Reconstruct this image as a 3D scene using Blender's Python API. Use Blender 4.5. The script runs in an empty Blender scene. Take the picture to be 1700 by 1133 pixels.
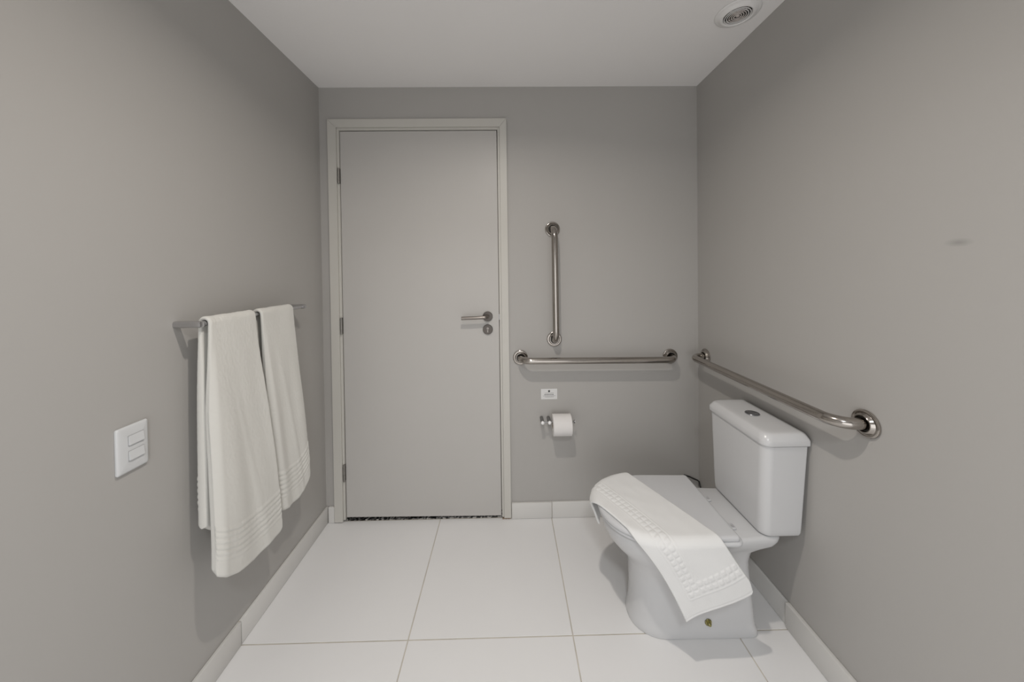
import bpy, bmesh, math, random
from mathutils import Vector, Matrix, noise

S = bpy.context.scene
C = S.collection
PI = math.pi

# ------------------------------------------------------------------ camera
W, H = 2.0171, 2.318            # room width and ceiling height (m); back wall at y = 0, floor at z = 0
REAR = -3.3
cam = bpy.data.cameras.new('camera')
co = bpy.data.objects.new('camera', cam)
C.objects.link(co)
S.camera = co
cam.sensor_width = 36.0
cam.sensor_fit = 'HORIZONTAL'
cam.lens = 563.319 / 1700 * 36.0
cam.shift_y = -(566.5 - 457.0) / 1700
cam.clip_start = 0.02
yaw, pit, rol = 0.01474, -0.01206, -0.01246
fwd = Vector((0, math.cos(pit), math.sin(pit)))
rgt = Vector((1, 0, 0))
upv = Vector((0, -math.sin(pit), math.cos(pit)))
Rz = Matrix.Rotation(-yaw, 3, 'Z')
fwd, rgt, upv = Rz @ fwd, Rz @ rgt, Rz @ upv
cr, sr = math.cos(rol), math.sin(rol)
r2 = rgt * cr + upv * sr * 1.0
u2 = upv * cr - rgt * sr * 1.0
M = Matrix(((r2.x, u2.x, -fwd.x, 0.98456), (r2.y, u2.y, -fwd.y, -1.82088), (r2.z, u2.z, -fwd.z, 1.33546), (0, 0, 0, 1)))
co.matrix_world = M

# ------------------------------------------------------------------ light and exposure
wd = bpy.data.worlds.new('world')
S.world = wd
wd.use_nodes = True
wd.node_tree.nodes['Background'].inputs[0].default_value = (0.5, 0.5, 0.5, 1)
wd.node_tree.nodes['Background'].inputs[1].default_value = 0.02


def lamp(name, loc, size, power, spread, col=(1, 0.98, 0.962)):
    l = bpy.data.lights.new(name, 'AREA')
    l.shape = 'DISK'
    l.size = size
    l.energy = power
    l.spread = math.radians(spread)
    l.color = col
    o = bpy.data.objects.new(name, l)
    C.objects.link(o)
    o.location = loc
    return o


lamp('downlight', (0.95, -1.16, H - 0.004), 0.062, 9.9, 156, (1, 0.93, 0.85))
lamp('downlight', (1.0, -2.45, H - 0.004), 0.30, 14.0, 146, (0.95, 0.98, 1.0))

# soft fill light added behind the viewer to lift the ambient level
l = bpy.data.lights.new('rear_fill', 'AREA')
l.shape = 'RECTANGLE'
l.size, l.size_y = 1.7, 1.5
l.energy = 12.0
l.color = (0.98, 0.985, 1.0)
o = bpy.data.objects.new('rear_fill', l)
C.objects.link(o)
o.location = (1.0, REAR + 0.02, 0.78)
o.rotation_euler = (PI / 2, 0, 0)

S.view_settings.view_transform = 'Standard'
S.view_settings.look = 'None'
S.view_settings.gamma = 1.0
S.view_settings.use_curve_mapping = False
S.view_settings.exposure = 0.0


# ------------------------------------------------------------------ materials
def mat(name, col, rough=0.5, metal=0.0, bump=0.0, bscale=200.0, vary=0.0, vscale=3.0, spec=0.5, sheen=0.0,
        coat=0.0, detail=3.0):
    m = bpy.data.materials.new(name)
    m.use_nodes = True
    nt = m.node_tree
    b = nt.nodes['Principled BSDF']
    b.inputs['Base Color'].default_value = (*col, 1)
    b.inputs['Roughness'].default_value = rough
    b.inputs['Metallic'].default_value = metal
    b.inputs['Specular IOR Level'].default_value = spec
    if sheen:
        b.inputs['Sheen Weight'].default_value = sheen
        b.inputs['Sheen Roughness'].default_value = 0.6
    if coat:
        b.inputs['Coat Weight'].default_value = coat
        b.inputs['Coat Roughness'].default_value = 0.05
    tc = nt.nodes.new('ShaderNodeTexCoord')
    if bump:
        n = nt.nodes.new('ShaderNodeTexNoise')
        n.inputs['Scale'].default_value = bscale
        n.inputs['Detail'].default_value = detail
        bp = nt.nodes.new('ShaderNodeBump')
        bp.inputs['Strength'].default_value = bump
        bp.inputs['Distance'].default_value = 0.002
        nt.links.new(tc.outputs['Object'], n.inputs['Vector'])
        nt.links.new(n.outputs['Fac'], bp.inputs['Height'])
        nt.links.new(bp.outputs['Normal'], b.inputs['Normal'])
    if vary:
        n = nt.nodes.new('ShaderNodeTexNoise')
        n.inputs['Scale'].default_value = vscale
        n.inputs['Detail'].default_value = 4
        r = nt.nodes.new('ShaderNodeValToRGB')
        r.color_ramp.elements[0].position = 0.3
        r.color_ramp.elements[1].position = 0.7
        r.color_ramp.elements[0].color = (*[max(0, c * (1 - vary)) for c in col], 1)
        r.color_ramp.elements[1].color = (*[min(1, c * (1 + vary)) for c in col], 1)
        nt.links.new(tc.outputs['Object'], n.inputs['Vector'])
        nt.links.new(n.outputs['Fac'], r.inputs['Fac'])
        nt.links.new(r.outputs['Color'], b.inputs['Base Color'])
    return m


M_wall = mat('wall_paint', (0.455, 0.442, 0.425), 0.5, bump=0.03, bscale=220, vary=0.012, vscale=1.3, spec=0.35)
M_ceil = mat('ceiling_paint', (0.93, 0.915, 0.905), 0.8, bump=0.03, bscale=150, vary=0.01, vscale=2)
M_tile = mat('floor_tile', (0.83, 0.825, 0.825), 0.38, vary=0.012, vscale=2.5, spec=0.4)
M_skirt = mat('skirting_tile', (0.70, 0.69, 0.67), 0.4, vary=0.015, vscale=4)
M_grout = mat('grout', (0.60, 0.56, 0.50), 0.85, bump=0.2, bscale=300, vary=0.12, vscale=12)
M_door = mat('door_laminate', (0.535, 0.52, 0.50), 0.42, bump=0.02, bscale=120, vary=0.012, vscale=2)
M_case = mat('casing_laminate', (0.60, 0.585, 0.545), 0.42, vary=0.012, vscale=3)
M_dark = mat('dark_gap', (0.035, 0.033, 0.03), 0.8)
M_dry = mat('worn_adhesive', (0.30, 0.22, 0.16), 0.8, bump=0.5, bscale=200, vary=0.4, vscale=80)
M_steel = mat('polished_steel', (0.42, 0.39, 0.36), 0.15, metal=1.0, bump=0.01, bscale=60)
M_rose = mat('brushed_nickel_plate', (0.15, 0.135, 0.125), 0.5, metal=1.0)
M_chrome = mat('chrome', (0.56, 0.56, 0.57), 0.2, metal=1.0)
M_hinge = mat('hinge_steel', (0.34, 0.33, 0.31), 0.4, metal=1.0)
M_satin = mat('satin_nickel', (0.27, 0.245, 0.225), 0.33, metal=1.0)
M_porc = mat('white_ceramic', (0.63, 0.632, 0.64), 0.24, spec=0.45)
M_seat = mat('white_seat_plastic', (0.63, 0.635, 0.65), 0.25, spec=0.5)
M_towel = mat('terry_cloth', (0.74, 0.73, 0.69), 0.95, bump=0.55, bscale=900, spec=0.1, sheen=0.25)
M_mat = mat('cotton_mat_cloth', (0.83, 0.83, 0.825), 0.95, bump=0.35, bscale=800, spec=0.1, sheen=0.15)
M_paper = mat('toilet_paper', (0.80, 0.78, 0.77), 0.95, bump=0.1, bscale=300, spec=0.1)
M_core = mat('cardboard_core', (0.33, 0.27, 0.21), 0.9)
M_plast = mat('white_plastic', (0.66, 0.67, 0.68), 0.3)
M_knob = mat('polished_tip', (0.9, 0.9, 0.9), 0.35, metal=0.2)
M_peg = mat('holder_steel', (0.30, 0.30, 0.30), 0.3, metal=1.0)
M_stick = mat('sticker_paper', (0.74, 0.74, 0.74), 0.5)
M_ink = mat('black_ink', (0.045, 0.045, 0.045), 0.6)
M_ink2 = mat('grey_ink', (0.20, 0.20, 0.20), 0.6)
M_vent = mat('vent_plastic', (0.88, 0.87, 0.86), 0.4)
M_ventd = mat('vent_dirty_plastic', (0.70, 0.64, 0.61), 0.6, vary=0.15, vscale=20)
M_brass = mat('brass_bolt', (0.34, 0.31, 0.14), 0.35, metal=1.0, vary=0.5, vscale=120)
M_btn = mat('button_chrome', (0.33, 0.34, 0.36), 0.25, metal=1.0)
M_hose = mat('black_hose', (0.03, 0.03, 0.03), 0.4)
M_shade = mat('grey_hinge_cap', (0.42, 0.42, 0.43), 0.4)

# speckled granite for the threshold
M_gran = mat('granite', (0.2, 0.2, 0.2), 0.3)
_nt = M_gran.node_tree
_b = _nt.nodes['Principled BSDF']
_tc = _nt.nodes.new('ShaderNodeTexCoord')
_v = _nt.nodes.new('ShaderNodeTexVoronoi')
_v.inputs['Scale'].default_value = 110
_n = _nt.nodes.new('ShaderNodeTexNoise')
_n.inputs['Scale'].default_value = 60
_mx = _nt.nodes.new('ShaderNodeMix')
_mx.data_type = 'RGBA'
_mx.inputs['Factor'].default_value = 0.5
_r = _nt.nodes.new('ShaderNodeValToRGB')
_r.color_ramp.interpolation = 'CONSTANT'
_r.color_ramp.elements[0].position = 0.0
_r.color_ramp.elements[0].color = (0.01, 0.01, 0.01, 1)
_r.color_ramp.elements[1].position = 0.46
_r.color_ramp.elements[1].color = (0.16, 0.155, 0.15, 1)
_e = _r.color_ramp.elements.new(0.58)
_e.color = (0.5, 0.49, 0.47, 1)
_nt.links.new(_tc.outputs['Object'], _v.inputs['Vector'])
_nt.links.new(_tc.outputs['Object'], _n.inputs['Vector'])
_nt.links.new(_v.outputs['Color'], _mx.inputs[6])
_nt.links.new(_n.outputs['Color'], _mx.inputs[7])
_nt.links.new(_mx.outputs[2], _r.inputs['Fac'])
_nt.links.new(_r.outputs['Color'], _b.inputs['Base Color'])


# ------------------------------------------------------------------ helpers
def fin(name, bm, m, parent=None, smooth=None, recalc=True):
    if recalc:
        bmesh.ops.recalc_face_normals(bm, faces=bm.faces[:])
    me = bpy.data.meshes.new(name)
    bm.to_mesh(me)
    bm.free()
    me.materials.append(m)
    if smooth is not None:
        for p in me.polygons:
            p.use_smooth = True
        me.set_sharp_from_angle(angle=math.radians(smooth))
    o = bpy.data.objects.new(name, me)
    C.objects.link(o)
    if parent:
        o.parent = parent
        o.matrix_parent_inverse = Matrix.Translation(-root_loc(parent))
    return o


def root_loc(o):
    v = Vector((0, 0, 0))
    while o is not None:
        v += o.location
        o = o.parent if False else None
    return v


def tag(o, label=None, cat=None, group=None, kind=None):
    if label: o['label'] = label
    if cat: o['category'] = cat
    if group: o['group'] = group
    if kind: o['kind'] = kind
    return o


def thing(name, label, cat, loc, group=None):
    o = bpy.data.objects.new(name, None)
    C.objects.link(o)
    o.location = loc
    o.empty_display_size = 0.05
    return tag(o, label, cat, group)


def struct(name, bm, m, label=None, smooth=None):
    return tag(fin(name, bm, m, None, smooth), label=label, kind='structure')


def box(bm, a, b, bev=0.0, seg=2):
    r = bmesh.ops.create_cube(bm, size=1.0)
    vs = r['verts']
    for v in vs:
        v.co = Vector([(a[i] + b[i]) / 2 + v.co[i] * (b[i] - a[i]) for i in range(3)])
    if bev:
        es = list({e for v in vs for e in v.link_edges})
        bmesh.ops.bevel(bm, geom=es, offset=bev, segments=seg, affect='EDGES', profile=0.5)
    return vs


def nb():
    return bmesh.new()


def tube(bm, pts, rad, n=20, cap=True):
    """sweep a circle along a polyline (list of Vectors), parallel transport"""
    pts = [Vector(p) for p in pts]
    N = len(pts)
    tang = []
    for i in range(N):
        a = pts[max(i - 1, 0)]
        b = pts[min(i + 1, N - 1)]
        tang.append((b - a).normalized())
    up = Vector((0, 0, 1)) if abs(tang[0].z) < 0.9 else Vector((1, 0, 0))
    nrm = (up - tang[0] * up.dot(tang[0])).normalized()
    rings = []
    for i in range(N):
        t = tang[i]
        nrm = (nrm - t * nrm.dot(t)).normalized()
        bi = t.cross(nrm)
        r = rad[i] if isinstance(rad, (list, tuple)) else rad
        rings.append([bm.verts.new(pts[i] + (nrm * math.cos(k * 2 * PI / n) + bi * math.sin(k * 2 * PI / n)) * r)
                      for k in range(n)])
    for i in range(N - 1):
        for k in range(n):
            bm.faces.new((rings[i][k], rings[i][(k + 1) % n], rings[i + 1][(k + 1) % n], rings[i + 1][k]))
    if cap:
        bm.faces.new(rings[0][::-1])
        bm.faces.new(rings[-1])


def lathe(bm, prof, origin, axis, n=48, closed=False):
    """prof = [(r, h)] ; h along axis from origin"""
    axis = Vector(axis).normalized()
    origin = Vector(origin)
    up = Vector((0, 0, 1)) if abs(axis.z) < 0.9 else Vector((1, 0, 0))
    e1 = (up - axis * up.dot(axis)).normalized()
    e2 = axis.cross(e1)
    rings = []
    for r, h in prof:
        c = origin + axis * h
        if r < 1e-6:
            rings.append([bm.verts.new(c)])
        else:
            rings.append([bm.verts.new(c + (e1 * math.cos(k * 2 * PI / n) + e2 * math.sin(k * 2 * PI / n)) * r)
                          for k in range(n)])
    pairs = list(zip(rings, rings[1:]))
    if closed:
        pairs.append((rings[-1], rings[0]))
    for a, b in pairs:
        for k in range(n):
            k2 = (k + 1) % n
            if len(a) == 1 and len(b) == 1:
                continue
            if len(a) == 1:
                bm.faces.new((a[0], b[k2], b[k]))
            elif len(b) == 1:
                bm.faces.new((a[k], a[k2], b[0]))
            else:
                bm.faces.new((a[k], a[k2], b[k2], b[k]))


def loft(bm, rings, cap=(True, True)):
    rv = [[bm.verts.new(p) for p in r] for r in rings]
    n = len(rv[0])
    for a, b in zip(rv, rv[1:]):
        for k in range(n):
            bm.faces.new((a[k], a[(k + 1) % n], b[(k + 1) % n], b[k]))
    if cap[0]:
        bm.faces.new(rv[0][::-1])
    if cap[1]:
        bm.faces.new(rv[-1])


def rrect(x0, x1, y0, y1, r, z, seg=8):
    """rounded rectangle outline; r = radius or (r at x0 corners, r at x1 corners)"""
    ra, rb = (r, r) if not isinstance(r, tuple) else r
    P = []
    for cx, cy, rr, a0 in ((x1 - rb, y1 - rb, rb, 0), (x0 + ra, y1 - ra, ra, 90), (x0 + ra, y0 + ra, ra, 180),
                           (x1 - rb, y0 + rb, rb, 270)):
        for i in range(seg + 1):
            a = math.radians(a0 + 90 * i / seg)
            P.append(Vector((cx + rr * math.cos(a), cy + rr * math.sin(a), z)))
    return P


def arc(p0, pc, p1, n=10):
    """fillet of a corner pc between p0 (on first leg) and p1 (on second leg): quarter ellipse"""
    p0, pc, p1 = Vector(p0), Vector(pc), Vector(p1)
    c = p0 + p1 - pc
    return [c + (p0 - c) * math.cos(t) + (p1 - c) * math.sin(t) for t in [PI / 2 * i / n for i in range(n + 1)]]


# ------------------------------------------------------------------ room shell
T = 0.12
bm = nb(); box(bm, (-T, REAR - T, -0.12), (W + T, T, -0.0016)); 
floor = struct('floor', bm, M_grout, 'white square floor tiles with thin beige grout lines')
g0 = 0.60894
xs = [0.0] + [g0 - 0.6 * 0 + 0.6 * k for k in range(0, 3)] + [W]
ys = [-0.0 - 0.6 * k for k in range(0, 6)] + [REAR]
gj = 0.0021
for j in range(len(ys) - 1):
    for i in range(len(xs) - 1):
        bm = nb()
        y1 = ys[j] - (gj if j else 0.0)
        y0 = ys[j + 1] + gj
        if i == 0 and False:
            pass
        box(bm, (xs[i] + (gj if i else 0), y0, -0.0015), (xs[i + 1] - (gj if i < len(xs) - 2 else 0), y1, 0.0), 0.0009, 1)
        fin('tile', bm, M_tile, floor)

bm = nb(); box(bm, (-T, REAR - T, H), (W + T, T, H + 0.1))
tag(fin('ceiling', bm, M_ceil), 'plain off-white painted ceiling', kind='structure')
bm = nb(); box(bm, (-T, REAR - T, -0.004), (0, T, H))
tag(fin('wall_left', bm, M_wall), 'grey painted left wall behind the hanging towels', kind='structure')
# right wall paint: the same paint with one small grey scuff mark
M_wallr = M_wall.copy()
M_wallr.name = 'wall_paint_scuffed'
nt_ = M_wallr.node_tree
b_ = nt_.nodes['Principled BSDF']
src = b_.inputs['Base Color'].links[0].from_socket
tc_ = nt_.nodes.new('ShaderNodeTexCoord')
mp_ = nt_.nodes.new('ShaderNodeMapping')
mp_.vector_type = 'POINT'
mp_.inputs['Location'].default_value = (0, 1.0600, -1.3880)
sc_ = nt_.nodes.new('ShaderNodeMapping')
sc_.inputs['Rotation'].default_value = (math.radians(-12), 0, 0)
sc_.inputs['Scale'].default_value = (0, 36, 95)
ln_ = nt_.nodes.new('ShaderNodeVectorMath')
ln_.operation = 'LENGTH'
rp_ = nt_.nodes.new('ShaderNodeValToRGB')
rp_.color_ramp.elements[0].position = 0.1
rp_.color_ramp.elements[0].color = (0.34, 0.34, 0.34, 1)
rp_.color_ramp.elements[1].position = 1.0
rp_.color_ramp.elements[1].color = (0, 0, 0, 1)
mx_ = nt_.nodes.new('ShaderNodeMix')
mx_.data_type = 'RGBA'
mx_.inputs[7].default_value = (0.10, 0.10, 0.10, 1)
nt_.links.new(tc_.outputs['Object'], mp_.inputs['Vector'])
nt_.links.new(mp_.outputs['Vector'], sc_.inputs['Vector'])
nt_.links.new(sc_.outputs['Vector'], ln_.inputs[0])
nt_.links.new(ln_.outputs['Value'], rp_.inputs['Fac'])
nt_.links.new(rp_.outputs['Color'], mx_.inputs['Factor'])
nt_.links.new(src, mx_.inputs[6])
nt_.links.new(mx_.outputs[2], b_.inputs['Base Color'])
bm = nb(); box(bm, (W, REAR - T, -0.004), (W + T, T, H))
tag(fin('wall_right', bm, M_wallr), 'grey painted right wall behind the toilet', kind='structure')
# back wall around the door opening (x 0.062..0.982, up to z 2.12)
bm = nb()
OX0, OX1, OZ = 0.070, 0.975, 2.125
box(bm, (0, 0, -0.004), (OX0, T, H))
box(bm, (OX1, 0, -0.004), (W, T, H))
box(bm, (OX0, 0, OZ), (OX1, T, H))
tag(fin('wall_back', bm, M_wall), 'grey painted back wall with the door', kind='structure')
bm = nb(); box(bm, (0, REAR - T, -0.004), (W, REAR, H))
tag(fin('wall_front', bm, M_wall), 'grey wall behind the viewer', kind='structure')
# near-black panel, the darkness behind the door gap put into its colour
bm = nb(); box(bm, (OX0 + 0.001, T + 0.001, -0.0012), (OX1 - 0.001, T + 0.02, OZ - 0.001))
tag(fin('shade_panel', bm, M_dark), 'near-black panel standing in for the shade seen through the gap under the door', kind='structure')

# threshold slab
bm = nb(); box(bm, (OX0 + 0.001, 0.004, -0.0014), (OX1 - 0.001, T - 0.001, 0.003), 0.001, 1)
tag(fin('trim_1', bm, M_gran), 'black and grey speckled granite threshold under the door', kind='structure')


# baseboards: a grout backing that carries its tiles
def skirt(name, segs, horiz, wallpos, inward, h, label):
    """segs: list of (a,b,thick,height) along the wall"""
    a0, b0 = min(s[0] for s in segs), max(s[1] for s in segs)
    bm = nb()
    th = 0.006
    if horiz:
        box(bm, (a0, wallpos - th, 0.0005), (b0, wallpos - 0.0002, h - 0.004))
    else:
        p, q = sorted((wallpos + inward * 0.0002, wallpos + inward * th))
        box(bm, (p, a0, 0.0005), (q, b0, h - 0.004))
    base = tag(fin(name, bm, M_grout), label, kind='structure')
    for a, b, t, hh in segs:
        bm = nb()
        if horiz:
            box(bm, (a + 0.001, wallpos - t, 0.001), (b - 0.001, wallpos - 0.0003, hh), 0.0025, 2)
        else:
            p, q = sorted((wallpos + inward * 0.0003, wallpos + inward * t))
            box(bm, (p, a + 0.001, 0.001), (q, b - 0.001, hh), 0.0025, 2)
        fin('tile', bm, M_skirt, base, 40)
    return base


skirt('baseboard_back', [(0.994, 1.2110, 0.0135, 0.086), (1.2110, 1.809, 0.012, 0.087), (1.809, W - 0.0015, 0.012, 0.087)],
      True, 0.0, -1, 0.088, 'white tile skirting along the back wall right of the door')
skirt('baseboard_left', [(-0.5985, -0.0015, 0.013, 0.086), (-1.1985, -0.6015, 0.014, 0.087), (-1.7985, -1.2015, 0.0135, 0.087),
                         (-2.3985, -1.8015, 0.0135, 0.087), (REAR, -2.4015, 0.0135, 0.087)],
      False, 0.0, 1, 0.088, 'white tile skirting along the left wall below the towels')
skirt('baseboard_right', [(-0.5885, -0.0150, 0.0095, 0.092), (-1.1985, -0.5915, 0.017, 0.094), (-1.7985, -1.2015, 0.016, 0.094),
                          (-2.3985, -1.8015, 0.016, 0.094), (REAR, -2.4015, 0.016, 0.094)],
      False, W, -1, 0.094, 'white tile skirting along the right wall behind the toilet')
bm = nb(); box(bm, (0.0155, -0.0125, 0.001), (0.0465, -0.0003, 0.086), 0.002, 1)
tag(fin('trim_3', bm, M_skirt), 'short piece of white tile skirting left of the door frame', kind='structure')

# ------------------------------------------------------------------ door
dr = thing('door_1', None, None, (0.52, 0, 0))
tag(dr, 'closed plain off-white door with steel lever handle in the back wall', kind='structure')
LX0, LX1, LZ = 0.1075, 0.9385, 2.0865


def poly_prism(bm, pts, y0, y1):
    """pts in x,z"""
    a = [bm.verts.new((p[0], y0, p[1])) for p in pts]
    b = [bm.verts.new((p[0], y1, p[1])) for p in pts]
    n = len(pts)
    bm.faces.new(a); bm.faces.new(b[::-1])
    for k in range(n):
        bm.faces.new((a[k], b[k], b[(k + 1) % n], a[(k + 1) % n]))


# leaf, its lower edge slightly out of level as in the photo
bm = nb()
poly_prism(bm, [(LX0, 0.0225), (LX1, 0.0125), (LX1, LZ), (LX0, LZ)], -0.0005, 0.036)
bmesh.ops.recalc_face_normals(bm, faces=bm.faces[:])
bmesh.ops.bevel(bm, geom=bm.edges[:], offset=0.0012, segments=1, affect='EDGES')
leaf = fin('door_leaf', bm, M_door, dr, 40)
# casing: two uprights and a head, mitred, with a stepped inner bead
CI0, CI1, CIZ = 0.1045, 0.9425, 2.0905      # inner edges
CO0, CO1, COZ = 0.0480, 0.9910, 2.1465      # outer edges
D0 = -0.0135


def casing(outer, bead, name='casing'):
    bm = nb()
    poly_prism(bm, outer, D0, -0.0004)
    bmesh.ops.recalc_face_normals(bm, faces=bm.faces[:])
    bmesh.ops.bevel(bm, geom=bm.edges[:], offset=0.0011, segments=2, affect='EDGES')
    o = fin(name, bm, M_case, dr, 40)
    bm = nb()
    poly_prism(bm, bead, -0.0065, 0.030)
    bmesh.ops.recalc_face_normals(bm, faces=bm.faces[:])
    bmesh.ops.bevel(bm, geom=bm.edges[:], offset=0.0008, segments=1, affect='EDGES')
    fin('casing_bead', bm, M_case, o, 40)


w = 0.0115
mg = 0.0002
casing([(CO0, 0.004), (CI0 - w, 0.004), (CI0 - w, CIZ + w), (CO0, COZ - mg)],
       [(CI0 - w + 0.0004, 0.012), (CI0, 0.012), (CI0, CIZ), (CI0 - w + 0.0004, CIZ + w)])
casing([(CI1 + w, 0.007), (CO1, 0.007), (CO1, COZ - mg), (CI1 + w, CIZ + w)],
       [(CI1, 0.009), (CI1 + w - 0.0004, 0.009), (CI1 + w - 0.0004, CIZ + w), (CI1, CIZ)])
casing([(CO0 + mg, COZ), (CI0 - w + mg, CIZ + w + mg), (CI1 + w - mg, CIZ + w + mg), (CO1 - mg, COZ)],
       [(CI0, CIZ + 0.0003), (CI1, CIZ + 0.0003), (CI1 + w - 0.0004, CIZ + w), (CI0 - w + 0.0004, CIZ + w)])
# jamb stops behind the leaf close the reveal
bm = nb()
box(bm, (OX0 + 0.0003, 0.0305, 0.004), (CI0, T - 0.001, OZ - 0.0005))
box(bm, (CI1, 0.0305, 0.004), (OX1 - 0.0003, T - 0.001, OZ - 0.0005))
box(bm, (CI0, 0.0375, CIZ), (CI1, T - 0.001, OZ - 0.0005))
box(bm, (CI0, 0.037, 0.02), (LX0 + 0.01, T - 0.001, CIZ))
box(bm, (LX1 - 0.01, 0.037, 0.02), (CI1, T - 0.001, CIZ))
fin('jamb', bm, M_case, dr)
# crumbs of worn adhesive under the right upright
bm = nb()
for k in range(9):
    x = 0.944 + 0.005 * k
    box(bm, (x, -0.012 + 0.001 * (k % 3), 0.0005), (x + 0.006, -0.001, 0.004 + 0.0012 * ((k * 7) % 3)), 0.0008, 1)
fin('adhesive_joint', bm, M_dry, dr)
# hinges
for z0, z1 in ((1.808, 1.891), (1.010, 1.100), (0.2225, 0.3140)):
    bm = nb()
    n = 5
    hgt = (z1 - z0) / n
    for k in range(n):
        lathe(bm, [(0.0, 0), (0.0052, 0.0), (0.0052, hgt - 0.0012), (0.0, hgt - 0.0012)],
              (0.1035, -0.0125, z0 + k * hgt), (0, 0, 1), 14)
    lathe(bm, [(0.0, 0), (0.004, 0), (0.004, z1 - z0 - 0.001), (0, z1 - z0 - 0.001)], (0.1035, -0.0125, z0), (0, 0, 1), 12)
    h = fin('hinge', bm, M_hinge, dr, 40)
    bm = nb(); box(bm, (0.1050, -0.010, z0 + 0.002), (0.1064, 0.004, z1 - 0.002))
    fin('hinge_plate', bm, M_hinge, h)
# lever handle
hx, hz = 0.8780, 1.0935
bm = nb()
lathe(bm, [(0, 0), (0.0265, 0), (0.0265, 0.006), (0.025, 0.008), (0.0115, 0.0085), (0.0115, 0.011), (0, 0.011)],
      (hx, -0.001, hz), (0, -1, 0))
rose = fin('handle_rose', bm, M_rose, dr, 35)
bm = nb()
pts = [Vector((hx, -0.009, hz)), Vector((hx, -0.024, hz))] + arc((hx, -0.030, hz), (hx, -0.046, hz), (hx - 0.016, -0.046, hz)) + \
      [Vector((hx - 0.06, -0.0465, hz - 0.0015)), Vector((hx - 0.135, -0.0465, hz - 0.003))]
tube(bm, pts, 0.0088, 20)
fin('lever', bm, M_satin, rose, 50)
# keyhole escutcheon
kz = 1.0235
bm = nb()
lathe(bm, [(0, 0), (0.0265, 0), (0.0265, 0.006), (0.025, 0.008), (0.006, 0.0082), (0, 0.0082)], (hx, -0.001, kz), (0, -1, 0))
esc = fin('keyhole_plate', bm, M_rose, dr, 35)
bm = nb()
lathe(bm, [(0, 0), (0.0062, 0), (0.0062, 0.0014), (0, 0.0014)], (hx, -0.0088, kz + 0.006), (0, -1, 0), 20)
box(bm, (hx - 0.0034, -0.0102, kz - 0.015), (hx + 0.0034, -0.0088, kz + 0.003))
fin('keyhole', bm, M_satin, esc, 35)
bm = nb()
box(bm, (hx + 0.0036, -0.0096, kz - 0.013), (hx + 0.0056, -0.0088, kz + 0.004))
fin('key_slot', bm, M_dark, esc)
# strike plate dash at the lock side
bm = nb(); box(bm, (LX1 + 0.0006, -0.0035, 1.075), (LX1 + 0.0028, 0.01, 1.105), 0.0004, 1)
fin('latch', bm, M_chrome, dr)


# ------------------------------------------------------------------ grab bars
def grab_bar(label, p0, p1, nrm, group='steel grab bars on the walls', stand=0.079, rb=0.055, rt=0.0167):
    p0, p1, nrm = Vector(p0), Vector(p1), Vector(nrm)
    t = thing('grab_bar', label, 'grab bar', (p0 + p1) / 2, group)
    d = (p1 - p0).normalized()
    L = (p1 - p0).length
    pts = [p0 + nrm * 0.004, p0 + nrm * 0.012]
    pts += arc(p0 + nrm * (stand - rb), p0 + nrm * stand, p0 + nrm * stand + d * rb, 16)
    for k in range(1, 12):
        pts.append(p0 + nrm * stand + d * (rb + (L - 2 * rb) * k / 12))
    pts += arc(p1 + nrm * stand - d * rb, p1 + nrm * stand, p1 + nrm * (stand - rb), 16)
    pts += [p1 + nrm * 0.012, p1 + nrm * 0.004]
    bm = nb()
    tube(bm, pts, rt, 28)
    fin('bar_tube', bm, M_steel, t, 60)
    for p in (p0, p1):
        bm = nb()
        lathe(bm, [(0.0, 0.001), (0.0395, 0.001), (0.0400, 0.003), (0.0392, 0.006), (0.037, 0.0078), (0.0345, 0.008),
                   (0.0335, 0.0068), (0.0305, 0.0068), (0.0290, 0.0085), (0.0265, 0.0135), (0.0245, 0.0155), (0.0225, 0.0155),
                   (0.0212, 0.0135), (0.0205, 0.0075), (0.0, 0.007)], p, nrm, 56)
        f = fin('flange', bm, M_steel, t, 35)
        bm = nb()
        lathe(bm, [(0.0169, 0.0072), (0.0203, 0.0072), (0.0203, 0.0084), (0.0169, 0.0084)], p, nrm, 40, True)
        fin('flange_gap', bm, M_dark, f, 35)
    return t


grab_bar('short vertical polished steel grab bar on the back wall', (1.2345, 0, 0.9665), (1.2312, 0, 1.5565), (0, -1, 0))
grab_bar('long horizontal steel grab bar on the back wall above the toilet paper', (1.0513, 0, 0.8700), (1.8613, 0, 0.8635), (0, -1, 0))
grab_bar('long steel grab bar on the right wall above the toilet tank', (W, -0.8620, 0.8820), (W, -0.0715, 0.8775), (-1, 0, 0))

# ------------------------------------------------------------------ sticker
st = thing('sticker', 'small white printed notice stuck above the toilet paper holder', 'sticker', (1.2035, 0, 0.6690))
bm = nb(); box(bm, (1.1598, -0.0012, 0.6405), (1.2472, -0.0003, 0.6972))
fin('sheet', bm, M_stick, st)
bm = nb()
lathe(bm, [(0, 0), (0.0055, 0), (0.0055, 0.0004), (0, 0.0004)], (1.2035, -0.0013, 0.6845), (0, -1, 0), 14)
fin('emblem', bm, M_ink, st)
rnd = random.Random(4)
for zc, x0, x1, hgt, m in ((0.6735, 1.180, 1.228, 0.0022, M_ink2), (0.6652, 1.178, 1.229, 0.0030, M_ink),
                           (0.6585, 1.170, 1.238, 0.0014, M_ink2), (0.6535, 1.180, 1.228, 0.0018, M_ink2)):
    bm = nb()
    x = x0
    while x < x1:
        wd_ = rnd.uniform(0.003, 0.008)
        box(bm, (x, -0.0016, zc - hgt / 2), (min(x + wd_, x1), -0.0013, zc + hgt / 2))
        x += wd_ + 0.0014
    fin('printed_line', bm, m, st)

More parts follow.
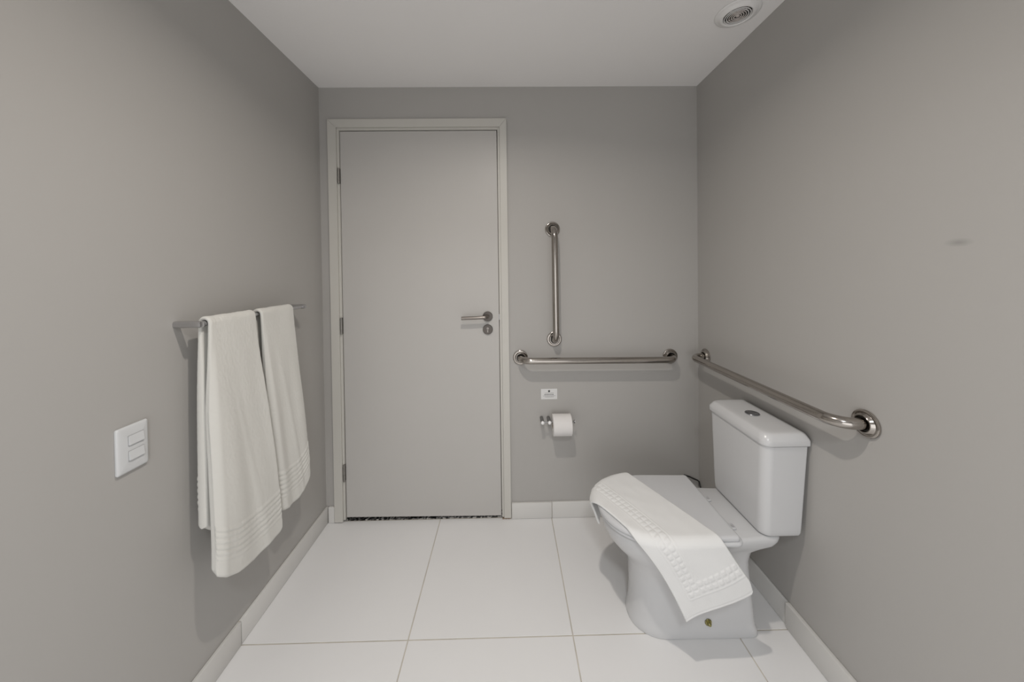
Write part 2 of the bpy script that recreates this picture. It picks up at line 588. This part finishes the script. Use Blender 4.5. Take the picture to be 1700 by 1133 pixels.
# ------------------------------------------------------------------ paper holder and roll
hz = 0.5410
ph = thing('toilet_paper_holder', 'small steel toilet paper holder with two round tips on the back wall', 'paper holder', (1.18, 0, 0.5385))
for x in (1.1610, 1.1975):
    bm = nb()
    lathe(bm, [(0, 0.0004), (0.0095, 0.0004), (0.0095, 0.0600), (0.009, 0.0615), (0, 0.0615)], (x, 0, hz), (0, -1, 0), 28)
    pg = fin('peg', bm, M_peg, ph, 35)
    bm = nb()
    lathe(bm, [(0, 0), (0.0092, 0), (0.0092, 0.004), (0.0082, 0.0062), (0.005, 0.0075), (0, 0.0078)], (x, -0.0617, hz), (0, -1, 0), 28)
    fin('peg_tip', bm, M_knob, pg, 60)
bm = nb()
tube(bm, [(1.164, -0.0560, hz), (1.330, -0.0560, hz)], 0.0045, 16)
fin('rod', bm, M_peg, ph, 50)
bm = nb()
lathe(bm, [(0, 0), (0.0075, 0), (0.0085, 0.001), (0.0085, 0.005), (0, 0.006)], (1.3255, -0.0560, hz), (1, 0, 0), 20)
fin('end_cap', bm, M_peg, ph, 50)
rx0, rx1, rc, rr = 1.2130, 1.3100, (-0.0560, 0.5260), 0.0545
pr = thing('toilet_paper_roll', 'white toilet paper roll on the steel holder', 'toilet paper', (rx0, rc[0], rc[1]))
bm = nb()
lathe(bm, [(0.021, 0.0), (rr - 0.002, 0.0), (rr, 0.0015), (rr, rx1 - rx0 - 0.0015), (rr - 0.002, rx1 - rx0), (0.021, rx1 - rx0)],
      (rx0, rc[0], rc[1]), (1, 0, 0), 64, True)
fin('paper', bm, M_paper, pr, 40)
bm = nb()
lathe(bm, [(0.0198, 0.0005), (0.0209, 0.0005), (0.0209, rx1 - rx0 - 0.0005), (0.0198, rx1 - rx0 - 0.0005)],
      (rx0, rc[0], rc[1]), (1, 0, 0), 32, True)
fin('core', bm, M_core, pr, 40)

# ------------------------------------------------------------------ light switch
sw = thing('light_switch', 'white light switch plate with two rockers on the left wall', 'switch', (0, -0.928, 0.890))
SY0, SY1, SZ0, SZ1 = -0.9668, -0.8915, 0.8310, 0.9495
bm = nb()
rings = []
for x, ins in ((0.0004, 0.0008), (0.003, 0.0), (0.0055, 0.0003), (0.0078, 0.0022), (0.0088, 0.0055)):
    pr_ = rrect(SY0 + ins, SY1 - ins, SZ0 + ins, SZ1 - ins, 0.0045, 0, 5)
    rings.append([Vector((x, p.x, p.y)) for p in pr_])
# softly domed face
ycen, zcen = (SY0 + SY1) / 2, (SZ0 + SZ1) / 2
for f, x in ((0.75, 0.0098), (0.5, 0.0104), (0.25, 0.0107)):
    rings.append([Vector((x, ycen + (p.y - ycen) * f, zcen + (p.z - zcen) * f)) for p in rings[4]])
loft(bm, rings)
plate = fin('switch_plate', bm, M_plast, sw, 45)
for z0, z1 in ((0.9000, 0.9240), (0.8610, 0.8850)):
    bm = nb()
    # frame seat around the rocker: a shallow dark joint below and on the near side
    box(bm, (0.0100, -0.9445, z0 - 0.0012), (0.0112, -0.9072, z1 + 0.0012))
    fin('rocker_joint', bm, M_shade, plate)
    bm = nb()
    vs = [(0.0095, -0.9432), (0.0095, -0.9064)]
    a = [bm.verts.new(v) for v in ((0.0098, -0.9432, z0), (0.0098, -0.9072, z0), (0.0098, -0.9072, z1), (0.0098, -0.9432, z1),
                                   (0.0150, -0.9432, z0 + 0.0006), (0.0150, -0.9072, z0 + 0.0006), (0.0122, -0.9072, z1), (0.0122, -0.9432, z1))]
    for f in ((0, 1, 2, 3), (4, 7, 6, 5), (0, 4, 5, 1), (1, 5, 6, 2), (2, 6, 7, 3), (3, 7, 4, 0)):
        bm.faces.new([a[i] for i in f])
    bmesh.ops.recalc_face_normals(bm, faces=bm.faces[:])
    bmesh.ops.bevel(bm, geom=bm.edges[:], offset=0.0008, segments=2, affect='EDGES')
    fin('rocker', bm, M_plast, sw, 40)

# ------------------------------------------------------------------ ceiling vent
vx, vy = 1.8830, -0.5180
vt = thing('ceiling_vent', 'round white ceiling exhaust vent with concentric rings', 'vent', (vx, vy, H))
bm = nb()
lathe(bm, [(0.046, 0.0004), (0.075, 0.0004), (0.077, 0.002), (0.076, 0.004), (0.070, 0.0055), (0.063, 0.008), (0.058, 0.0135),
           (0.0540, 0.0155), (0.051, 0.0155), (0.0485, 0.0135), (0.046, 0.008)], (vx, vy, H), (0, 0, -1), 64, True)
fin('vent_rim', bm, M_vent, vt, 50)
bm = nb()
lathe(bm, [(0, 0.0005), (0.0455, 0.0005), (0.0455, 0.003), (0, 0.003)], (vx, vy, H), (0, 0, -1), 48)
fin('vent_throat', bm, M_dark, vt, 40)
for k, r in enumerate((0.0430, 0.0355, 0.0280, 0.0205, 0.0130)):
    bm = nb()
    lathe(bm, [(r - 0.0013, 0.0125), (r + 0.0013, 0.0125), (r + 0.0013, 0.0150), (r - 0.0013, 0.0150)], (vx, vy, H), (0, 0, -1), 48, True)
    fin('vent_ring', bm, M_vent if k < 2 else M_ventd, vt, 50)
bm = nb()
lathe(bm, [(0, 0.0035), (0.0075, 0.0035), (0.0065, 0.012), (0.005, 0.0145), (0, 0.015)], (vx, vy, H), (0, 0, -1), 32)
for k in range(4):
    a = k * PI / 2 + 0.4
    d = Vector((math.cos(a), math.sin(a), 0))
    tube(bm, [Vector((vx, vy, H - 0.0080)) + d * 0.007, Vector((vx, vy, H - 0.0080)) + d * 0.0455], 0.0016, 6)
fin('vent_hub', bm, M_ventd, vt, 50)

# ------------------------------------------------------------------ towel bar
tb = thing('towel_bar', 'slim chrome towel bar on the left wall holding two towels', 'towel bar', (0, -0.545, 1.19))
TBX, TBZ, TY0, TY1 = 0.0700, 1.1885, -0.8020, -0.2885
for y in (TY0, TY1):
    bm = nb()
    rings = []
    for x, s in ((0.0004, 0.0095), (0.060, 0.0095), (0.074, 0.0095), (0.0785, 0.0085), (0.0800, 0.0060)):
        rings.append([Vector((x, p.x, p.y)) for p in rrect(y - s, y + s, TBZ - s, TBZ + s, min(0.0060, s * 0.9), 0, 5)])
    loft(bm, rings)
    br = fin('bracket', bm, M_chrome, tb, 35)
bm = nb()
tube(bm, [(TBX, TY0 + 0.0098, TBZ), (TBX, TY1 - 0.0098, TBZ)], 0.0075, 20)
fin('rail', bm, M_chrome, tb, 50)
for y in (TY0 + 0.0097, TY1 - 0.0147):
    bm = nb()
    lathe(bm, [(0.0077, 0), (0.0088, 0), (0.0088, 0.005), (0.0077, 0.005)], (TBX, y, TBZ), (0, 1, 0), 24, True)
    fin('collar', bm, M_chrome, tb, 40)


# ------------------------------------------------------------------ cloth sheets
def smooth01(x):
    x = max(0.0, min(1.0, x))
    return x * x * (3 - 2 * x)


def sheet(bm, P, nu, nv, tfun, relief):
    """closed padded sheet. P(u,v)->point of the middle surface (u,v in 0..1), tfun(u,v)->half thickness,
    relief(u,v)->extra height on the front side. Edges are rounded."""
    def edge_grid(n, e):
        g = [0.0]
        # cluster samples near both edges
        k = [e * (1 - math.cos(PI / 2 * i / 4)) for i in range(1, 5)]
        inner = [e + (1 - 2 * e) * i / n for i in range(1, n)]
        return [0.0] + k + inner + [1 - a for a in k[::-1]] + [1.0]
    us, vs = edge_grid(nu, 0.006), edge_grid(nv, 0.03)
    h = 1e-3
    top, bot = [], []
    for i, u in enumerate(us):
        rt, rb = [], []
        for j, v in enumerate(vs):
            p = P(u, v)
            ua, ub = max(u - h, 0), min(u + h, 1)
            va, vb = max(v - h, 0), min(v + h, 1)
            n = (P(ub, v) - P(ua, v)).cross(P(u, vb) - P(u, va)).normalized()
            su = min(u, 1 - u) / 0.006
            sv = min(v, 1 - v) / 0.03
            f = 1.0
            for s in (su, sv):
                s = min(1.0, s)
                f *= math.sqrt(max(0.0, 1 - (1 - s) ** 2))
            t = tfun(u, v) * f
            if i in (0, len(us) - 1) or j in (0, len(vs) - 1):
                q = bm.verts.new(p)
                rt.append(q); rb.append(q)
            else:
                rt.append(bm.verts.new(p + n * (t + relief(u, v) * f)))
                rb.append(bm.verts.new(p - n * t))
        top.append(rt); bot.append(rb)
    for i in range(len(us) - 1):
        for j in range(len(vs) - 1):
            bm.faces.new((top[i][j], top[i][j + 1], top[i + 1][j + 1], top[i + 1][j]))
            try:
                bm.faces.new((bot[i][j], bot[i + 1][j], bot[i + 1][j + 1], bot[i][j + 1]))
            except ValueError:
                pass


def block(a, period, duty, soft):
    """0..1 rounded pulse train"""
    f = (a / period) % 1.0
    d = abs(f - 0.5) * 2            # 0 centre .. 1 gap
    return 1 - smooth01((d - duty) / soft)


def lerp_tab(tab, x):
    if x <= tab[0][0]: return tab[0][1]
    for (a, p), (b, q) in zip(tab, tab[1:]):
        if x <= b:
            return p + (q - p) * (x - a) / (b - a)
    return tab[-1][1]


def smooth_tab(tab, x):
    if x <= tab[0][0]: return tab[0][1]
    for (a, p), (b, q) in zip(tab, tab[1:]):
        if x <= b:
            return p + (q - p) * smooth01((x - a) / (b - a))
    return tab[-1][1]


def hanging_towel(label, near_top, far_top, near_bot, far_bot, zb, zrear, x_front, x_rear, seed, rel_amp=0.0023):
    """v: 0 at the near edge, 1 at the far edge. u: 0 rear hem, 1 front hem."""
    R = 0.0148
    ztop = TBZ

    def zbot(v):
        return lerp_tab(zb, v)

    def P(u, v):
        Lr = ztop - zrear + 0.034 * smooth01(v / 0.2)
        Lf = ztop - zbot(v)
        La = PI * R
        tot = Lr + La + Lf
        # fixed share of u for every piece so that rows stay aligned
        ur, ua = Lr_s, Ua
        if u < ur:
            k = u / ur                         # 0 rear hem .. 1 bar
            d = Lr * (1 - k)
            x = TBX - R + (x_rear - (TBX - R)) * smooth01(d / 0.25)
            z = ztop - d
            side = d
            wob = -1
        elif u < ur + ua:
            a = (u - ur) / ua * PI
            x = TBX - R * math.cos(a)
            z = ztop + R * math.sin(a)
            side = 0.0
            wob = 0
        else:
            k = (u - ur - ua) / (1 - ur - ua)
            d = Lf * k
            x = TBX + R + (x_front - (TBX + R)) * smooth01(d / 0.7)
            z = ztop - d
            side = d
            wob = 1
        s = smooth01(side / 0.85) if wob >= 0 else smooth01(side / 0.7) * 0.4
        sl = min(1, side / 0.80) if wob >= 0 else min(1, side / 0.80) * 0.5
        na = near_top + (near_bot - near_top) * sl
        fa = far_top + (far_bot - far_top) * sl
        y = na + (fa - na) * v
        if wob >= 0:
            g = smooth01(side / 0.5)
            x += g * (0.0038 * math.sin(v * 7.0 + seed) + 0.0016 * math.sin(v * 16 + seed * 2 + z * 3)) \
                - 0.016 * smooth01(side / 0.3) * (1 - smooth01(v / 0.085))
            x += 0.0022 * g * math.exp(-((v - 0.28 - (ztop - z) * 0.55) / 0.05) ** 2)
            x += 0.0022 * noise.noise(Vector((v * 3, z * 5, seed)))
            # soft diagonal crease
        else:
            x += 0.003 * math.sin(v * 6 + seed) * smooth01(side / 0.4)
        z += 0.0015 * noise.noise(Vector((v * 6, seed, 3))) if wob == 0 else 0
        return Vector((x, y, z))

    Lr0, Lf0 = ztop - zrear, ztop - sum(q for _, q in zb) / len(zb)
    tot0 = Lr0 + PI * R + Lf0
    Lr_s, Ua = Lr0 / tot0, PI * R / tot0

    def tf(u, v):
        a = abs(u - Lr_s - Ua / 2)
        return 0.0056 + 0.0060 * smooth01((a - 0.03) / 0.25) + (0.003 * smooth01((Lr_s - u) / 0.1) if u < Lr_s else 0.0)

    wid = far_bot - near_bot

    def rel(u, v):
        r = 0.0
        for dist in ((1 - u) * tot0, u * tot0):
            a = dist - 0.068
            if 0 < a < 0.092:
                rowi = block(a, 0.0184, 0.45, 0.4)
                col = block(v * wid, 0.016, 0.72, 0.25)
                r += rel_amp * rowi * (0.55 + 0.45 * col)
            if abs(dist - 0.060) < 0.003:
                r += rel_amp * 0.5
            if abs(dist - 0.006) < 0.0025:
                r -= 0.0009
        r += 0.0006 * noise.noise(Vector((u * 160, v * 40, seed)))
        return r

    bm = nb()
    sheet(bm, P, 420, 76, tf, rel)
    o = fin('bath_towel', bm, M_towel, None, 60)
    return tag(o, label, 'towel', 'white bath towels on the towel bar')


hanging_towel('nearer and longer white bath towel on the towel bar, its rear layer showing',
              -0.787, -0.601, -0.803, -0.518, [(0, 0.450), (0.03, 0.425), (0.10, 0.402), (0.25, 0.378), (0.5, 0.356), (0.95, 0.354), (1.0, 0.368)],
              0.568, 0.104, 0.052, 0.6)
hanging_towel('farther and shorter white bath towel on the towel bar, beside the door',
              -0.572, -0.389, -0.500, -0.324, [(0, 0.418), (0.2, 0.400), (0.55, 0.399), (0.78, 0.415), (0.95, 0.440), (1.0, 0.470)],
              0.60, 0.098, 0.045, 2.1)

# ------------------------------------------------------------------ toilet
CY = -0.526
tl = thing('toilet', 'white ceramic close-coupled toilet with its lid down against the right wall', 'toilet', (1.70, CY, 0))


def plan(xf, xm, xr, hw, hwr, z, rc_=0.03, nf=2.15, cy=CY, n1=26, n2=10, n3=7, n4=6):
    """toilet outline: round front, straight rear; counter-clockwise"""
    half = []
    for i in range(n1 + 1):                     # front tip -> widest point, +y side
        a = PI / 2 * i / n1
        half.append((xm - (xm - xf) * abs(math.cos(a)) ** (2 / nf), hw * abs(math.sin(a)) ** (2 / nf)))
    xe = xr - rc_
    for i in range(1, n2 + 1):
        t = i / n2
        half.append((xm + (xe - xm) * t, hw + (hwr - hw) * smooth01(t)))
    for i in range(1, n3 + 1):
        a = PI / 2 * i / n3
        half.append((xe + rc_ * math.sin(a), hwr - rc_ * (1 - math.cos(a))))
    for i in range(1, n4):
        half.append((xr, (hwr - rc_) * (1 - i / n4)))
    pts = [Vector((x, cy + y, z)) for x, y in half]
    pts.append(Vector((xr, cy, z)))
    for x, y in half[:0:-1]:
        pts.append(Vector((x, cy - y, z)))
    return pts


bm = nb()
prof = [  # xf, xm, xr, hw, hwr, z, corner
    (1.436, 1.560, 1.883, 0.098, 0.100, 0.0008, 0.030),
    (1.435, 1.560, 1.884, 0.100, 0.102, 0.006, 0.030),
    (1.435, 1.560, 1.883, 0.100, 0.102, 0.022, 0.030),
    (1.440, 1.560, 1.878, 0.098, 0.099, 0.034, 0.030),
    (1.444, 1.562, 1.876, 0.096, 0.096, 0.060, 0.030),
    (1.447, 1.565, 1.872, 0.096, 0.095, 0.110, 0.030),
    (1.446, 1.565, 1.867, 0.098, 0.094, 0.170, 0.030),
    (1.443, 1.565, 1.862, 0.103, 0.094, 0.215, 0.032),
    (1.430, 1.562, 1.860, 0.113, 0.096, 0.245, 0.034),
    (1.407, 1.558, 1.858, 0.127, 0.100, 0.275, 0.036),
    (1.382, 1.555, 1.860, 0.141, 0.107, 0.300, 0.038),
    (1.364, 1.553, 1.862, 0.152, 0.115, 0.322, 0.040),
    (1.353, 1.552, 1.893, 0.160, 0.124, 0.341, 0.040),
    (1.346, 1.552, 1.928, 0.165, 0.133, 0.358, 0.038),
    (1.343, 1.552, 1.937, 0.167, 0.137, 0.373, 0.036),
    (1.343, 1.552, 1.941, 0.167, 0.138, 0.386, 0.036),
    (1.346, 1.552, 1.938, 0.164, 0.135, 0.3925, 0.034),
    (1.352, 1.552, 1.931, 0.158, 0.129, 0.3955, 0.030),
]
rings = [plan(a, b, c, d, e, z, r) for a, b, c, d, e, z, r in prof]
loft(bm, rings)
bowl = fin('bowl', bm, M_porc, tl, 50)

# seat ring
bm = nb()
oz = 0.3970
outer = [plan(1.331 + i, 1.552, 1.775 - i, 0.182 - i, 0.182 - i, z, 0.026) for i, z in
         ((0.006, oz), (0.001, oz + 0.004), (0.0, oz + 0.009), (0.001, oz + 0.013), (0.005, oz + 0.0165))]
inner = [plan(1.331 + 0.065, 1.552, 1.772 - 0.10, 0.181 - 0.065, 0.172 - 0.085, z, 0.05) for z in (oz + 0.0165, oz)]
loft(bm, outer + inner, (False, False))
a = [v for v in bm.verts]
n = len(outer[0])
for k in range(n):
    bm.faces.new((a[k], a[(k + 1) % n], a[6 * n + (k + 1) % n], a[6 * n + k]))
fin('seat', bm, M_seat, tl, 50)
# lid
lz = 0.4140
LID = dict(xf=1.326, xm=1.550, xr=1.7590, hw=0.184, hwr=0.177)
bm = nb()
rings = [plan(LID['xf'] + i, LID['xm'], LID['xr'] - i * 0.7, LID['hw'] - i, LID['hwr'] - i, z, 0.009) for i, z in
         ((0.006, lz), (0.001, lz + 0.0015), (0.0, lz + 0.005), (0.0, lz + 0.011), (0.002, lz + 0.0145), (0.006, lz + 0.0168),
          (0.012, lz + 0.0178))]
loft(bm, rings)
fin('lid', bm, M_seat, tl, 50)
LT = lz + 0.0178
# hinge caps
for y in (CY + 0.062, CY - 0.088):
    bm = nb()
    rings = [rrect(1.779 + i, 1.798 - i, y - 0.014 + i, y + 0.014 - i, 0.006, z, 4) for i, z in
             ((0.001, 0.3957), (0.0, 0.397), (0.0, 0.4005), (0.002, 0.402))]
    loft(bm, rings)
    hc = fin('hinge_cap', bm, M_seat, tl, 45)
    bm = nb()
    rings = [rrect(1.7835, 1.7935, y - 0.008, y + 0.004, 0.002, z, 3) for z in (0.4022, 0.4030)]
    loft(bm, rings)
    fin('hinge_slot', bm, M_shade, hc, 45)

# tank
TCY = -0.5215
TX0, TX1 = 1.8575, 2.0080
bm = nb()
rings = []
zb_, zt_ = 0.3965, 0.7225
for z, ins in ((zb_, 0.012), (zb_ + 0.002, 0.006), (zb_ + 0.006, 0.0025), (zb_ + 0.014, 0.0004), (zb_ + 0.03, 0.0)):
    t = (z - zb_) / (zt_ - zb_)
    hw = 0.1470 + (0.1640 - 0.1470) * t
    rings.append(rrect(TX0 + 0.002 * (1 - t) + ins, TX1 - 0.010 * (1 - t) - ins, TCY - hw + ins, TCY + hw - ins, (0.032, 0.010), z, 10))
for k in range(1, 13):
    t0 = 0.03 / (zt_ - zb_)
    t = t0 + (1 - t0) * k / 12
    hw = 0.1470 + (0.1640 - 0.1470) * t
    rings.append(rrect(TX0 + 0.002 * (1 - t), TX1 - 0.010 * (1 - t), TCY - hw, TCY + hw, (0.032, 0.010), zb_ + (zt_ - zb_) * t, 10))
loft(bm, rings)
fin('tank', bm, M_porc, tl, 45)
# thin dark joint between tank and bowl deck, then lid
bm = nb()
rings = []
zl = 0.7245
hl = 0.1685
for z, ins in ((zl, 0.003), (zl + 0.001, 0.0008), (zl + 0.003, 0.0), (zl + 0.016, 0.0), (zl + 0.021, 0.0010), (zl + 0.033, 0.0085),
               (zl + 0.038, 0.0125), (zl + 0.0405, 0.0165), (zl + 0.0418, 0.0230)):
    rings.append(rrect(1.8515 + ins * 0.9, 2.0135 - ins * 0.6, TCY - hl + ins, TCY + hl - ins, (0.030, 0.008), z, 10))
rings.append(rrect(1.89, 1.99, CY - 0.13, CY + 0.13, (0.02, 0.008), zl + 0.0424, 10))
loft(bm, rings)
tlid = fin('tank_lid', bm, M_porc, tl, 45)
# dual flush button
bx, by, bz = 1.9350, -0.5170, zl + 0.0426
bm = nb()
lathe(bm, [(0.0, 0), (0.0245, 0), (0.0250, 0.002), (0.0240, 0.0032), (0.0215, 0.0032), (0.0210, 0.0016), (0, 0.0016)], (bx, by, bz), (0, 0, 1), 40)
fb = fin('flush_button', bm, M_btn, tl, 40)
for s, frac in ((1, 0.2), (-1, 0.2)):
    bm = nb()
    r = 0.0202
    rings = []
    for z, rr_ in ((bz + 0.0018, r), (bz + 0.0036, r), (bz + 0.0042, r - 0.001)):
        y0_ = 0.0006 if s > 0 else -0.0006
        pts = []
        for i in range(25):
            a_ = (0 if s > 0 else PI) + PI * i / 24
            pts.append(Vector((bx + rr_ * math.cos(a_), by + y0_ + rr_ * math.sin(a_), z)))
        rings.append(pts)
    loft(bm, rings)
    fin('button_half', bm, M_btn, fb, 40)
# floor bolt on the near side of the pedestal
bm = nb()
lathe(bm, [(0, 0), (0.0115, 0), (0.0125, 0.002), (0.011, 0.0042), (0.0072, 0.0050), (0, 0.0050)], (1.694, CY - 0.0965, 0.060), (0, -1, 0), 6 * 4)
bt = fin('floor_bolt', bm, M_brass, tl, 40)
bm = nb()
lathe(bm, [(0, 0), (0.0062, 0), (0.0062, 0.0075), (0.0050, 0.0090), (0, 0.0092)], (1.694, CY - 0.1016, 0.061), (0, -1, 0), 6)
fin('bolt_head', bm, M_brass, bt, 30)

# water supply hose in the corner behind the toilet
bm = nb()
tube(bm, [(1.966, -0.4300, 0.3955), (1.966, -0.4200, 0.340), (1.972, -0.380, 0.240), (1.985, -0.300, 0.160), (1.998, -0.200, 0.128), (2.006, -0.100, 0.125),
          (2.010, -0.045, 0.138), (2.010, -0.022, 0.165), (2.006, -0.019, 0.1870), (1.996, -0.020, 0.1945), (1.985, -0.020, 0.1995), (1.955, -0.020, 0.2140), (1.925, -0.022, 0.2250), (1.905, -0.03, 0.215),
          (1.900, -0.035, 0.190), (1.900, -0.035, 0.160)], 0.0042, 12)
tag(fin('supply_hose', bm, M_hose, None, 60), 'thin black water hose in the corner behind the toilet', 'hose')
vl = thing('shutoff_valve', 'small steel shutoff valve on the back wall behind the toilet', 'valve', (1.90, 0, 0.15))
bm = nb()
lathe(bm, [(0, 0.0004), (0.022, 0.0004), (0.022, 0.004), (0.010, 0.006), (0.010, 0.044), (0, 0.044)], (1.90, 0, 0.145), (0, -1, 0), 28)
fin('valve_body', bm, M_chrome, vl, 40)
bm = nb()
lathe(bm, [(0, 0), (0.014, 0), (0.016, 0.004), (0.014, 0.014), (0, 0.015)], (1.90, -0.0445, 0.145), (0, -1, 0), 8)
fin('valve_knob', bm, M_chrome, vl, 40)
bm = nb()
lathe(bm, [(0, 0), (0.0065, 0), (0.0065, 0.0055), (0, 0.0055)], (1.900, -0.035, 0.1545), (0, 0, 1), 16)
fin('valve_outlet', bm, M_chrome, vl, 40)

# ------------------------------------------------------------------ bath mat draped over the lid
md = Vector((0.443, -0.897)); md.normalize()
mn = Vector((-0.897, -0.443)); mn.normalize()
S0, S1 = 0.845, 1.571
N0, N1 = -1.198, -0.953          # far edge, near/front edge of the strip
TH = 0.0048                      # half thickness
ZB = LT + TH + 0.0012
outl = [Vector((p.x, p.y)) for p in plan(LID['xf'] + 0.010, LID['xm'], LID['xr'], LID['hw'] - 0.010, LID['hwr'] - 0.010, 0, 0.009, n1=120, n2=80, n3=16, n4=10)]


import numpy as np
_A = np.array([(q.x, q.y) for q in outl])
_B = np.roll(_A, -1, axis=0)
_AB = _B - _A
_L2 = np.maximum((_AB ** 2).sum(1), 1e-16)


def sdist(p):
    """signed distance to the lid outline and the nearest outline point"""
    P_ = np.array((p.x, p.y))
    t = np.clip(((P_ - _A) * _AB).sum(1) / _L2, 0, 1)
    Q = _A + _AB * t[:, None]
    d2 = ((P_ - Q) ** 2).sum(1)
    k = int(d2.argmin())
    c = (_A[:, 1] > p.y) != (_B[:, 1] > p.y)
    xi = _AB[:, 0] * (p.y - _A[:, 1]) / np.where(np.abs(_AB[:, 1]) < 1e-12, 1e-12, _AB[:, 1]) + _A[:, 0]
    inside = int((c & (p.x < xi)).sum()) % 2 == 1
    return (-1 if inside else 1) * math.sqrt(d2[k]), Vector((float(Q[k][0]), float(Q[k][1])))


_cache = {}


def matP(u, v):
    key = (round(u, 6), round(v, 6))
    if key in _cache: return _cache[key]
    s = S0 + (S1 - S0) * u
    nn = N0 + (N1 + 0.020 * (1 - smooth01(u / 0.45)) - N0) * v
    s -= 0.007 * v * u
    nn += 0.011 * v * math.sin(PI * max(0.0, min(1.0, (u - 0.5) / 0.5)))
    p = md * s + mn * nn
    e, q = sdist(p)
    Rr = 0.026 + 0.010 * (1 - smooth01(u / 0.5))
    if e <= 0:
        z = ZB + 0.0006 * math.sin(u * 30) * 0
        r = Vector((p.x, p.y, ZB))
    else:
        o = (p - q) / max(e, 1e-9)
        if e < Rr * PI / 2:
            hh, dd = Rr * math.sin(e / Rr), Rr * (1 - math.cos(e / Rr))
        else:
            dn = e - Rr * PI / 2
            # the hanging part swings slightly, with soft waves
            hh = Rr + dn * (0.02 if u > 0.5 else -0.22)
            dd = Rr + dn
            if u > 0.5:
                hh += smooth01(dn / 0.12) * 0.006 * math.sin(v * 5.0 + 0.4)
        r = Vector((q.x + o.x * hh + (0.165 * (1 - 0.72 * v) * max(0.0, dd - 0.01) if u > 0.5 else 0), q.y + o.y * hh, ZB - dd))
    _cache[key] = r
    return r


LEN, WID = S1 - S0, abs(N1 - N0)


def mat_rel(u, v):
    s = (1 - u) * LEN          # distance from the near (hanging) end
    a = (1 - v) * WID          # distance from the front/left long edge
    r = 0.0
    H_ = 0.0021
    # lengthwise double column of blocks
    if 0.052 < a < 0.096 and s > 0.066:
        r += H_ * block(a - 0.052, 0.022, 0.50, 0.35) * block(s - 0.066, 0.0205, 0.50, 0.35)
    # cross rows of blocks
    if a <= 0.0 + 0.052 and False:
        pass
    if a > 0.096 and 0.068 < s < 0.112:
        r += H_ * block(s - 0.068, 0.022, 0.50, 0.35) * block(a - 0.096, 0.0205, 0.50, 0.35)
    # fine ridges bordering the bands
    if abs(s - 0.062) < 0.0022 and a > 0.050: r += 0.0010
    if abs(a - 0.047) < 0.0018 and s > 0.062: r += 0.0008
    if abs(a - 0.101) < 0.0018 and s > 0.116: r += 0.0008
    # stitched hems
    if abs(s - 0.010) < 0.0016: r -= 0.0010
    if abs(a - 0.006) < 0.0012: r -= 0.0010
    # large calm puckers
    r += 0.0012 * noise.noise(Vector((u * 14, v * 7, 1.7)))
    return r


bm = nb()


def mat_sheet(bm, nu, nv):
    us = [i / nu for i in range(nu + 1)]
    vs = [j / nv for j in range(nv + 1)]
    G = [[matP(u, v) for v in vs] for u in us]
    top, bot = [], []
    for i, u in enumerate(us):
        rt, rb = [], []
        for j, v in enumerate(vs):
            a = G[min(i + 1, nu)][j] - G[max(i - 1, 0)][j]
            b = G[i][min(j + 1, nv)] - G[i][max(j - 1, 0)]
            n = a.cross(b).normalized()
            if n.z < 0 and False: n = -n
            ed = min(min(u, 1 - u) * LEN, min(v, 1 - v) * WID) / 0.005
            f = math.sqrt(max(0, 1 - (1 - min(1, ed)) ** 2))
            if i in (0, nu) or j in (0, nv):
                q = bm.verts.new(G[i][j]); rt.append(q); rb.append(q)
            else:
                rt.append(bm.verts.new(G[i][j] + SGN * n * (TH * f + mat_rel(u, v) * f)))
                rb.append(bm.verts.new(G[i][j] - SGN * n * TH * f))
        top.append(rt); bot.append(rb)
    for i in range(nu):
        for j in range(nv):
            bm.faces.new((top[i][j], top[i][j + 1], top[i + 1][j + 1], top[i + 1][j]))
            if not ((i == 0 or i == nu - 1) and (j == 0 or j == nv - 1) and False):
                try:
                    bm.faces.new((bot[i][j], bot[i + 1][j], bot[i + 1][j + 1], bot[i][j + 1]))
                except ValueError:
                    pass


_a = matP(0.51, 0.5) - matP(0.49, 0.5)
_b = matP(0.5, 0.51) - matP(0.5, 0.49)
SGN = 1.0 if _a.cross(_b).z > 0 else -1.0
mat_sheet(bm, 300, 110)
tag(fin('bath_mat', bm, M_mat, None, 70), 'folded white cotton bath mat with a raised block border draped over the toilet lid', 'bath mat')
